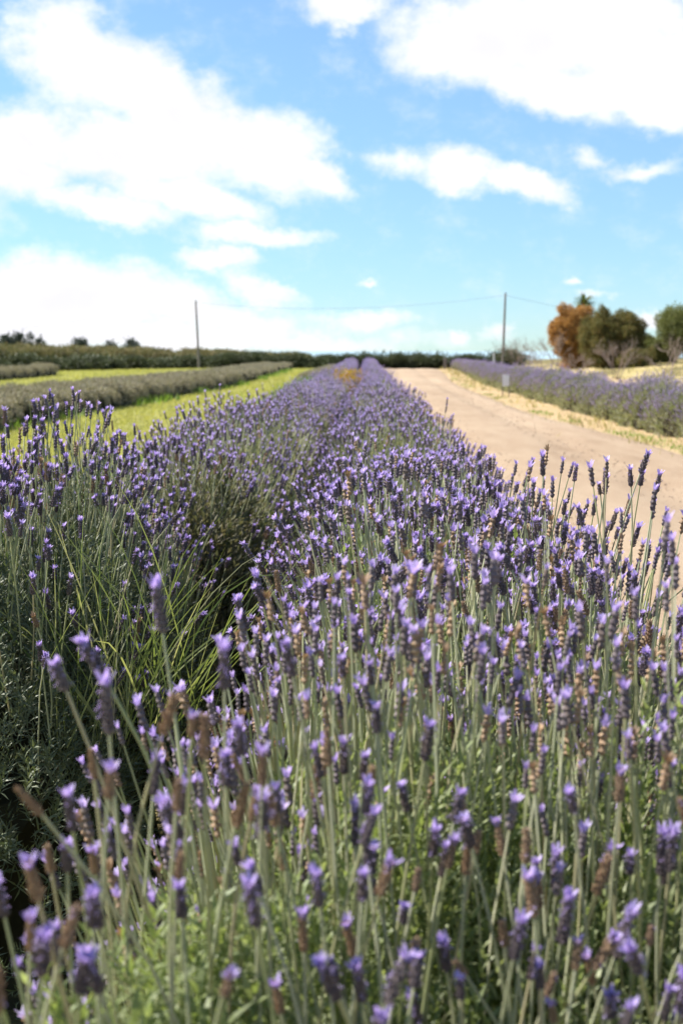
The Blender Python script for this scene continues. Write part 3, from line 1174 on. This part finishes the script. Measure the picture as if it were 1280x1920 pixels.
kind(tag(mb.build('distant_clipped_lavender', [M['prune'], M['wood']]), 'far ends of the clipped grey lavender rows running together', 'lavender'), 'stuff')


# ------------------------------------------------------------------ grass, weeds, stones
def blades(mb, P, hgt, wid, r, lean=.35, rnd=None):
    n = len(P)
    th = r.uniform(0, 2 * PI, n)
    sd = np.stack([np.cos(th), np.sin(th), 0 * th], 1)
    ln = np.stack([np.sin(th), -np.cos(th), 0 * th], 1) * (r.normal(0, lean, n) * hgt)[:, None]
    tip = P + ln + np.stack([0 * th, 0 * th, hgt], 1)
    V = np.stack([P - sd * wid[:, None], P + sd * wid[:, None], tip], 1).reshape(-1, 3)
    F = np.arange(n * 3).reshape(-1, 3)
    mb.add(V, F, 0, np.repeat(r.random(n) if rnd is None else rnd, 3))


r = np.random.default_rng(5)
n = 150000
Y = np.exp(r.uniform(math.log(9), math.log(121), n))
X = np.maximum(r.uniform(-.29, 0, n) * Y, -40)
edge = -1.55 - .6 * smooth(20, 110, Y) + r.normal(0, .12, n)
ok = X < edge
X, Y = X[ok], Y[ok]
n = len(X)
patch = .5 + .25 * np.sin(X * .9 + 2 * np.sin(Y * .13)) * np.sin(Y * .21 + X * .3) + .25 * np.sin(X * 2.7 + 1.5 * np.sin(Y * .5)) * np.sin(Y * .63)
hh = (.035 + .035 * r.random(n) + .03 * patch) * (.8 + Y / 90)
mb = MB()
blades(mb, np.stack([X, Y, H(X, Y)], 1), hh, .006 + .00028 * Y, r, .6, (patch * .72 + .27 * r.random(n)))
kind(tag(mb.build('grass', [M['grass']]), 'short yellow green mown grass of the lawn', 'grass'), 'stuff')
# bright weeds between lawn and purple row, and patches by the clipped rows
mb = MB()
n = 26000
Y = np.exp(r.uniform(math.log(14), math.log(110), n))
X = -1.95 - .65 * smooth(20, 110, Y) + r.normal(0, .34, n)
clump = np.sin(Y * 1.7 + 3 * np.sin(Y * .37)) > -.25
X, Y = X[clump], Y[clump]
n = len(X)
blades(mb, np.stack([X, Y, 0 * X], 1), r.uniform(.15, .5, n), .010 + .0004 * Y, r, .5)
n = 9000
Y = r.uniform(26, 110, n)
X = rowA(Y) - r.choice([-.95, -2.4, -2.9], n) - 1.0 * 0 + r.normal(0, .25, n)
X = rowA(Y) + r.choice([.75, -2.35, -2.8], n) + r.normal(0, .22, n)
clump = np.sin(Y * .8 + 2 * np.sin(Y * .23) + X) > .35
X, Y = X[clump], Y[clump]
n = len(X)
blades(mb, np.stack([X, Y, 0 * X], 1), r.uniform(.08, .3, n), .010 + .0004 * Y, r, .5)
kind(tag(mb.build('weeds', [M['weed']]), 'bright green weeds along the edges of the lawn', 'weeds'), 'stuff')
# tufts of the verge and dry grass beyond the hedge
mb = MB()
n = 16000
Y = np.exp(r.uniform(math.log(18), math.log(118), n))
hf = hedge_front(Y)
X = np.where(r.random(n) < .12, hf + r.normal(-.25, .35, n), hf + 1.6 + np.abs(r.normal(0, 1, n)) * .14 * Y)
cl = np.sin(Y * 1.1 + 2.3 * np.sin(Y * .31) + X * 1.4) > .15
X, Y = X[cl], Y[cl]
n = len(X)
blades(mb, np.stack([X, Y, H(X, Y)], 1), r.uniform(.05, .2, n) * (.8 + Y / 120), .008 + .0003 * Y, r, .6)
kind(tag(mb.build('dry_grass', [M['dry']]), 'tufts of dry straw coloured grass on the sandy ground', 'grass'), 'stuff')
mb = MB()
n = 2200
Y = np.exp(r.uniform(math.log(18), math.log(80), n))
X = track_right(Y) + r.normal(.25, .13, n)
cl = np.sin(Y * .9 + 2.3 * np.sin(Y * .41)) > .45
X, Y = X[cl], Y[cl]
n = len(X)
blades(mb, np.stack([X, Y, 0 * X], 1), r.uniform(.03, .09, n), .008 + .0003 * Y, r, .6)
kind(tag(mb.build('verge_grass', [M['weed']]), 'small green grass patches on the sandy verge of the track', 'grass'), 'stuff')
# loose stones on the track
mb = MB()
n = 11000
Y = np.exp(r.uniform(math.log(2.5), math.log(60), n))
X = r.uniform(.5, 1, n) ** .8 * track_right(Y)
X = .5 + r.random(n) * (track_right(Y) - .5)
V0 = unit(np.array([(1, 0, 0), (-1, 0, 0), (0, 1, 0), (0, -1, 0), (0, 0, 1), (0, 0, -1.)])) * np.array([1, .8, .6])
F0 = np.array([(0, 2, 4), (2, 1, 4), (1, 3, 4), (3, 0, 4), (2, 0, 5), (1, 2, 5), (3, 1, 5), (0, 3, 5)])
sc = np.abs(r.normal(0, .007, n)) + .003 + .0001 * Y
mb.inst(V0, F0, 0, frames(unit(r.normal(0, .3, (n, 3)) + np.array([0, 0, 1])), r.uniform(0, 6.28, n), sc), np.stack([X, Y, .056 + 0 * X], 1), r.random(n))
kind(tag(mb.build('gravel', [M['stone']]), 'loose small stones scattered over the track', 'gravel'), 'stuff')


def arch_blade(mb, base, d, L, wdt, droop, r, rnd):
    n = 7
    pts = []
    p = np.array(base, float)
    d = unit(np.array(d, float))
    for i in range(n):
        pts.append(p.copy())
        p = p + d * L / (n - 1)
        d = unit(d + np.array([0, 0, -droop * (i + 1) / n]))
    pts = np.array(pts)
    tan = unit(np.gradient(pts, axis=0))
    sd = unit(np.cross(tan, np.array([r.normal(), r.normal(), .2])))
    wd = wdt * np.array([.7, 1, 1, .9, .75, .5, .08])
    V = np.concatenate([pts - sd * wd[:, None], pts + sd * wd[:, None]])
    F = [(i, i + 1, n + i + 1, n + i) for i in range(n - 1)]
    mb.add(V, F, 0, rnd)


def grass_clump(label, pos, n, spread, L, seed, bias=(0, 0, 0), n_parts=120):
    r = np.random.default_rng(seed)
    t = thing('grass_clump', label, 'grass clump', pos)
    for i in range(n):
        th = r.uniform(0, 2 * PI)
        d = np.array([math.cos(th) * r.uniform(.1, .9), math.sin(th) * r.uniform(.1, .6), 1.0]) + np.array(bias)
        mb = MB()
        b = (r.normal(0, spread), r.normal(0, spread), 0)
        arch_blade(mb, b, d, r.uniform(L * .55, L), r.uniform(.0011, .0024), r.uniform(.05, .55), r, r.random())
        mb.build('blade', [M['longgrass']], t)


grass_clump('clump of long arching light green grass growing out of the side of the broad bush', (-.54, 3.1, .66), 85, .09, .62, 9, (.2, -.1, 0))
grass_clump('few long yellow green grass blades rising above the top of the broad bush', (-.80, 3.3, .85), 12, .14, .62, 10, (-.2, 0, 0))
# yellow weed between the purple rows
q = at(650, 745, 26)
t = thing('flowering_weed', 'yellow orange weed growing in the gap between the two purple rows', 'weed', (q[0], q[1], 0))
r = np.random.default_rng(15)
mb = MB()
n = 340
P = np.stack([r.normal(0, .15, n), r.normal(0, .22, n), r.uniform(.7, 1.12, n)], 1)
mb.inst(SHOOT_F[0][0], SHOOT_F[0][1], 0, frames(unit(r.normal(0, .6, (n, 3)) + np.array([0, 0, 1])), r.uniform(0, 6, n), r.uniform(.6, 1.1, n)), P, r.random(n))
mb.build('blossom', [M['orange']], t)
mb = MB()
for k in range(14):
    e = P[k * 9]
    tube(mb, [(e[0] * .2, e[1] * .2, 0), (e[0] * .7, e[1] * .7, e[2] * .6), e], [.008, .006, .003], 4, 0, r.random())
mb.build('stem', [M['weed']], t)


# ------------------------------------------------------------------ trees and shrubs
def T_leafclump(seed, n=7, s=1.0, narrow=.35):
    r = np.random.default_rng(seed)
    V, F = [], []
    for k in range(n):
        c = r.normal(0, .45, 3) * s
        d = unit(r.normal(size=3))
        e = unit(np.cross(d, r.normal(size=3)))
        l, wd = .42 * s, .42 * s * narrow
        b = len(V)
        V += [c - d * l, c + e * wd, c + d * l, c - e * wd]
        F.append((b, b + 1, b + 2, b + 3))
    return np.array(V), np.array(F)


CLUMP = [T_leafclump(s) for s in range(5)]


def crown(mb, blobs, dens, size, r, mat=0, shell=(.5, 1.22)):
    """leaf clumps through the volume of several uneven lobes"""
    for (c, rad) in blobs:
        c, rad = np.array(c, float), np.array(rad, float) * np.ones(3)
        n = max(4, int(dens * rad[0] * rad[2] * 4))
        v = unit(r.normal(size=(n, 3)))
        k = shell[0] + (shell[1] - shell[0]) * r.random(n) ** .6
        f = 1 + .17 * np.sin(4 * v[:, 0] + 5 * v[:, 2] + c[0] * 3) + .1 * np.sin(9 * v[:, 1] + 7 * v[:, 2])
        p = c + v * rad * (k * f)[:, None]
        wh = r.integers(0, 5, n)
        Rm = frames(unit(r.normal(size=(n, 3))), r.uniform(0, 6, n), size * r.uniform(.6, 1.3, n))
        rd = r.random(n)
        for j, (V, F) in enumerate(CLUMP):
            s = wh == j
            mb.inst(V, F, mat, Rm[s], p[s], rd[s])


def make_tree(name, label, cat, x, y, height, width, leaf, seed, group=None, nblob=14, trunk_h=.25, dens=150, size=.16, low=.12, bushy=True, lean=0):
    r = np.random.default_rng(seed)
    t = thing(name, label, cat, (x, y, float(H(x, y)) - .02), group)
    tr = MB()
    tips = []
    nl = 3 if bushy else 1
    for k in range(nl):
        th = r.uniform(0, 6.28)
        off = width * .10 * (k > 0)
        e = np.array([off * math.cos(th) + lean * height * .3, off * math.sin(th), height * r.uniform(.55, .7)])
        tube(tr, [(off * .3 * math.cos(th), off * .3 * math.sin(th), 0), e * np.array([.5, .5, .45]) + r.normal(0, .03, 3) * width * .3, e], [height * .018, height * .012, height * .004], 7, 0, r.random())
        tips.append(e)
    blobs = []
    for k in range(nblob):
        z = r.uniform(low + .1, .86)
        prof = math.sin(PI * min(1, max(.0, (z - low * .5) / (1.02 - low * .5)))) ** .6
        th = r.uniform(0, 6.28)
        q = width / 2 * prof * r.uniform(.25, .72)
        rad = width * r.uniform(.11, .20) * (1.0 if nblob > 30 else 1.3)
        c = np.array([q * math.cos(th) + lean * z * height * .4, q * math.sin(th), z * height])
        c[2] = min(c[2], height - rad * .85)
        blobs.append((c, (rad, rad, rad * r.uniform(.75, 1.1))))
        m = tips[k % nl]
        tube(tr, [m * r.uniform(.35, .8), (m * .5 + c * .5) + np.array([0, 0, -.05 * height]), c], [height * .005, height * .003, height * .0015], 4, 0, r.random())
    for k in range(26 if bushy else 0):
        # small outer sprigs that break the outline
        z = r.uniform(.25, .97)
        prof = math.sin(PI * min(1, max(.0, (z - low * .5) / (1.08 - low * .5)))) ** .5
        th = r.uniform(0, 6.28)
        q = width / 2 * prof * r.uniform(.75, 1.0)
        rad = width * r.uniform(.035, .075)
        blobs.append((np.array([q * math.cos(th), q * math.sin(th), z * height]), (rad * 1.2, rad, rad * r.uniform(1.2, 1.9))))
    tr.build('trunk', [M['bark']], t)
    cr = MB()
    crown(cr, blobs, dens, size, r)
    cr.build('crown', [M[leaf]], t)
    return t


def world_x(px, D):
    return float(at(px, 700, D)[0])


# the rust brown tree, the dark olive one, and those at the edge
make_tree('tree', 'rust brown leaved bushy tree with a spiky green crown behind its top', 'tree', world_x(1073, 100), 100, 4.4, 3.5, 'rust', 41, None, 64, dens=420, size=.115, low=-.05)
make_tree('tree', 'dark olive bushy tree standing beside the rust brown tree', 'tree', world_x(1145, 93), 93, 3.65, 4.3, 'olive', 42, None, 70, dens=420, size=.115, low=-.05)
make_tree('tree', 'loose grey green tree cut by the edge of the picture', 'tree', world_x(1283, 95), 95, 3.45, 4.6, 'green', 43, None, 40, dens=190, size=.12, low=.12)
make_tree('shrub', 'low green shrub filling the gap between the olive tree and the grey green tree', 'shrub', world_x(1228, 97), 97, 1.7, 3.6, 'green', 44, None, 14, dens=230, size=.14, low=0)
make_tree('shrub', 'small dark shrub at the foot of the olive tree', 'shrub', world_x(1192, 90), 90, 1.1, 2.4, 'olive', 45, None, 10, dens=230, size=.13, low=0)


def palm(label, x, y, h):
    r = np.random.default_rng(51)
    t = thing('palm_tree', label, 'palm tree', (x, y, float(H(x, y)) - .02))
    tr = MB()
    zz = np.linspace(0, h - .8, 8)
    tube(tr, np.stack([.04 * np.sin(zz), .03 * zz / h, zz], 1), .13 - .006 * np.arange(8), 8)
    tr.build('trunk', [M['bark']], t)
    for k in range(80):
        th = r.uniform(0, 6.28)
        el = r.uniform(-.2, 1.35)
        mb = MB()
        n = 6
        d = np.array([math.cos(th) * math.cos(el), math.sin(th) * math.cos(el), math.sin(el)])
        p = np.array([.02, .03, h - .8])
        pts = []
        L = r.uniform(.7, 1.0)
        for i in range(n):
            pts.append(p.copy())
            p = p + d * L / (n - 1)
            d = unit(d + np.array([0, 0, -.24]))
        pts = np.array(pts)
        sd = unit(np.cross(d, np.array([0, 0, 1.])))
        wd = .09 * np.array([.5, .9, 1, .8, .5, .08])
        up = np.array([0, 0, .02])
        V = np.concatenate([pts - sd * wd[:, None] + up, pts, pts + sd * wd[:, None] + up])
        F = [(i, i + 1, n + i + 1, n + i) for i in range(n - 1)] + [(n + i, n + i + 1, 2 * n + i + 1, 2 * n + i) for i in range(n - 1)]
        mb.add(V, F, 0, r.random()).build('frond', [M['palm']], t)


palm('spiky green palm tree rising behind the rust brown tree', world_x(1092, 104), 104, 5.3)


def bare_shrub(label, px, D, h, wdt, seed, group=None, lean=0):
    r = np.random.default_rng(seed)
    x = world_x(px, D)
    t = thing('bare_shrub', label, 'bare shrub', (x, D, float(H(x, D)) - .01), group)
    mb = MB()

    def grow(p, d, L, rad, lev):
        q = p + d * L
        mid = (p + q) / 2 + r.normal(0, .05, 3) * L
        tube(mb, [p, mid, q], [rad, rad * .85, rad * .65], 4, 0, r.random(), False)
        if lev == 0:
            return
        for k in range(3 if lev > 1 else 2):
            nd = unit(d + r.normal(0, .55, 3) * np.array([1, 1, .6]) + np.array([0, 0, .12]))
            grow(p + d * L * r.uniform(.55, 1), nd, L * r.uniform(.6, .8), rad * .64, lev - 1)

    nst = 4 if wdt > 1.2 else 2
    for k in range(nst):
        th = 6.28 * k / nst + r.uniform(0, 1)
        d = unit(np.array([math.cos(th) * wdt / h * .5 + lean, math.sin(th) * wdt / h * .5, 1]))
        grow(np.array([0, 0, 0.]), d, h * .42, .026, 4)
    mb.build('branch', [M['twig']], t)
    return t


bare_shrub('wide leafless shrub with many pale twigs below the olive tree', 1158, 70, 2.2, 2.2, 61)
bare_shrub('thin leafless sapling standing between sign and rust brown tree', 1040, 76, 2.6, 1.0, 62)
bare_shrub('second thin leafless sapling, closer to the utility pole', 1007, 88, 2.6, 1.2, 63)
bare_shrub('brownish leafless shrub behind the end of the lavender hedge', 965, 104, 2.6, 2.6, 64)
bare_shrub('small leafless bush near the dark shrub by the sandy track', 1085, 82, 1.5, 1.8, 65)
bare_shrub('leafless leaning sapling at the edge of the picture beyond the lavender hedge', 1248, 58, 2.3, 1.0, 66, None, .2)
bare_shrub('low leafless tangle beside the white post', 985, 108, 1.5, 2.2, 67)

# boundary hedge: individual shrubs, three kinds of body shared
hv = []
for s in range(4):
    r = np.random.default_rng(400 + s)
    mb = MB()
    bl = [((r.normal(0, .5), r.normal(0, .35), r.uniform(.35, 1.15)), (r.uniform(.55, .8), .6, r.uniform(.45, .6))) for k in range(9)]
    crown(mb, bl, 130, .17, r)
    for k in range(24):
        c = (r.normal(0, .75), r.normal(0, .3), r.uniform(1.2, 1.5))
        mb.inst(*SHOOT_F[k % 4], 0, frames(np.array([[r.normal(0, .25), r.normal(0, .25), 1.]]), np.array([0.]), np.array([r.uniform(2.5, 5)])), np.array([c]), np.array([r.random()]))
    hv.append(mb.mesh('hedge_shrub', [M['hedge']]))
xb = -34.0
i = 0
while xb < 11.5:
    # the boundary runs nearer on the lawn side
    yb = 120 - 34 * smooth(-14, -34, xb) + random.uniform(-.6, .6)
    t = thing('hedge_shrub', 'dark green shrub in the clipped boundary hedge along the far side of the field', 'shrub', (xb, yb, float(H(xb, yb)) - .03), 'dark shrubs of the boundary hedge', hv[i % 4])
    sc = random.uniform(.85, 1.12) * (1.0 if xb > -12 else 1.12)
    t.scale = (sc * 1.05, sc, sc * random.uniform(.85, 1.15) * (.74 if xb > -12 else .62))
    t.rotation_euler = (0, 0, random.choice((0, PI)) + random.uniform(-.3, .3))
    xb += random.uniform(1.0, 1.3)
    i += 1
# olive brown scrub behind the hedge: countable bushes, three bodies
sv = []
for s in range(4):
    r = np.random.default_rng(420 + s)
    mb = MB()
    bl = [((r.normal(0, .8), r.normal(0, .6), r.uniform(.5, 1.7)), (r.uniform(.6, 1.0), .8, r.uniform(.5, .75))) for k in range(10)]
    crown(mb, bl, 90, .22, r)
    sv.append(mb.mesh('scrub_bush', [M['scrub']]))
i = 0
r = np.random.default_rng(430)
for k in range(95):
    px = r.uniform(-110, 560)
    D = r.uniform(104, 150) - 14 * (px < 150)
    x = world_x(px, D)
    if D < 125 - 34 * smooth(-14, -34, x):
        D = 127 - 34 * smooth(-14, -34, x) + r.uniform(0, 18)
        x = world_x(px, D)
    top = np.interp(px, [-110, 100, 250, 400, 560], [651, 654, 657, 662, 668])
    hgt = (658 - top + r.normal(0, 3)) / FPX * D + CAM_H - float(H(x, D))
    hgt = max(1.2, hgt)
    t = thing('scrub_bush', 'olive brown bush in the scrub behind the boundary hedge', 'bush', (x, D, float(H(x, D)) - .05), 'scrub bushes behind the boundary hedge', sv[k % 4])
    t.scale = (1.25, 1.0, hgt / 2.15)
    t.rotation_euler = (0, 0, r.uniform(0, 6.28))


def far_tree(label, px, topy, D, wpx, seed, group=None):
    x = world_x(px, D)
    z0 = float(H(x, D))
    hgt = (658 - topy + 7) / FPX * D + CAM_H - z0
    make_tree('tree', label, 'tree', x, D, hgt, wpx / FPX * D, 'euca', seed, group, 9, dens=16, size=.5, low=.5, bushy=False)


far_tree('dark far tree at the outer end of the group on the skyline', 8, 627, 230, 34, 71)
far_tree('flat topped far tree second in the skyline group', 33, 626, 235, 30, 72)
far_tree('far tree third in the skyline group, slightly lower crown', 54, 629, 232, 26, 73)
far_tree('lowest far tree closing the skyline group', 76, 633, 236, 22, 74)
far_tree('lone round far tree on the skyline past the group', 153, 638, 225, 32, 75)
far_tree('far tree with a thin crown between the lone tree and the utility pole', 210, 642, 230, 26, 76)
far_tree('wide far tree on the skyline closest to the utility pole', 245, 640, 228, 42, 77)


# ------------------------------------------------------------------ poles, wires, sign, posts
def pole(label, px_b, px_t, topy, D):
    x = world_x(px_b, D)
    tp = at(px_t, topy, D)
    z0 = float(H(x, D)) - .3
    t = thing('utility_pole', label, 'utility pole', (x, D, z0))
    e = np.array([tp[0] - x, 0, tp[2] - z0])
    mb = MB()
    tube(mb, [np.zeros(3), e * .5, e], [.105, .09, .07], 10)
    mb.build('shaft', [M['pole']], t, True)
    mb = MB()
    a = e * .955
    tube(mb, [a + np.array([0, -.16, .0]), a + np.array([0, -.16, .07]), a + np.array([0, -.16, .12])], [.05, .065, .035], 8)
    tube(mb, [a + np.array([0, -.16, .03]), a + np.array([0, 0, .03])], [.02, .02], 6)
    mb.build('insulator', [M['wire']], t)
    return np.array([x, D, z0]) + a + np.array([0, -.16, .09])


wl = pole('weathered timber utility pole standing above the scrub and clipped rows', 374, 367, 563, 118)
wr = pole('weathered timber utility pole beside the gravel track end', 941, 947, 549, 112)


def wire(label, a, b, sag):
    t_ = np.linspace(0, 1, 24)[:, None]
    pts = a * (1 - t_) + b * t_ - np.array([0, 0, 1]) * sag * 4 * t_ * (1 - t_)
    mb = MB()
    tube(mb, pts - a, [.009] * 24, 4)
    o = mb.build('power_line', [M['wire']])
    o.location = a
    tag(o, label, 'power line')


wire('thin sagging wire strung between the two utility poles', wl, wr, .75)
wire('wire running off from the first utility pole over the scrub', wl, at(-260, 640, 150), .5)
wire('wire running from the second utility pole over the rust brown tree', wr, at(1500, 640, 125), .5)

q = at(951, 742, 46)
t = thing('sign', 'small blank white sign on two dark posts at the edge of the track', 'sign', (q[0] - .06, 46, 0))
mb = MB()
box(mb, (0, 0, .56), (.215, .018, .36))
mb.build('board', [M['board']], t)
for sx in (-1, 1):
    mb = MB()
    box(mb, (sx * .105, .022, .36), (.034, .034, .74), 0, .2)
    mb.build('post', [M['post']], t)


def post(label, px, topy, D, w_, m):
    x = world_x(px, D)
    tp = at(px, topy, D)
    z0 = float(H(x, D))
    mb = MB()
    h = tp[2] - z0
    box(mb, (0, 0, h / 2 - .03), (w_, w_, h - .06))
    V = np.array([(-w_ / 2, -w_ / 2, h - .06), (w_ / 2, -w_ / 2, h - .06), (w_ / 2, w_ / 2, h - .06), (-w_ / 2, w_ / 2, h - .06), (0, 0, h)])
    mb.add(V, [(0, 1, 4), (1, 2, 4), (2, 3, 4), (3, 0, 4)])
    o = mb.build('marker_post', [m])
    o.location = (x, D, z0)
    tag(o, label, 'post')


post('short white post at the far end of the lavender hedge', 925, 662, 116, .14, M['paint'])
post('small grey post where the track meets the boundary hedge', 834, 671, 117, .26, M['pole'])
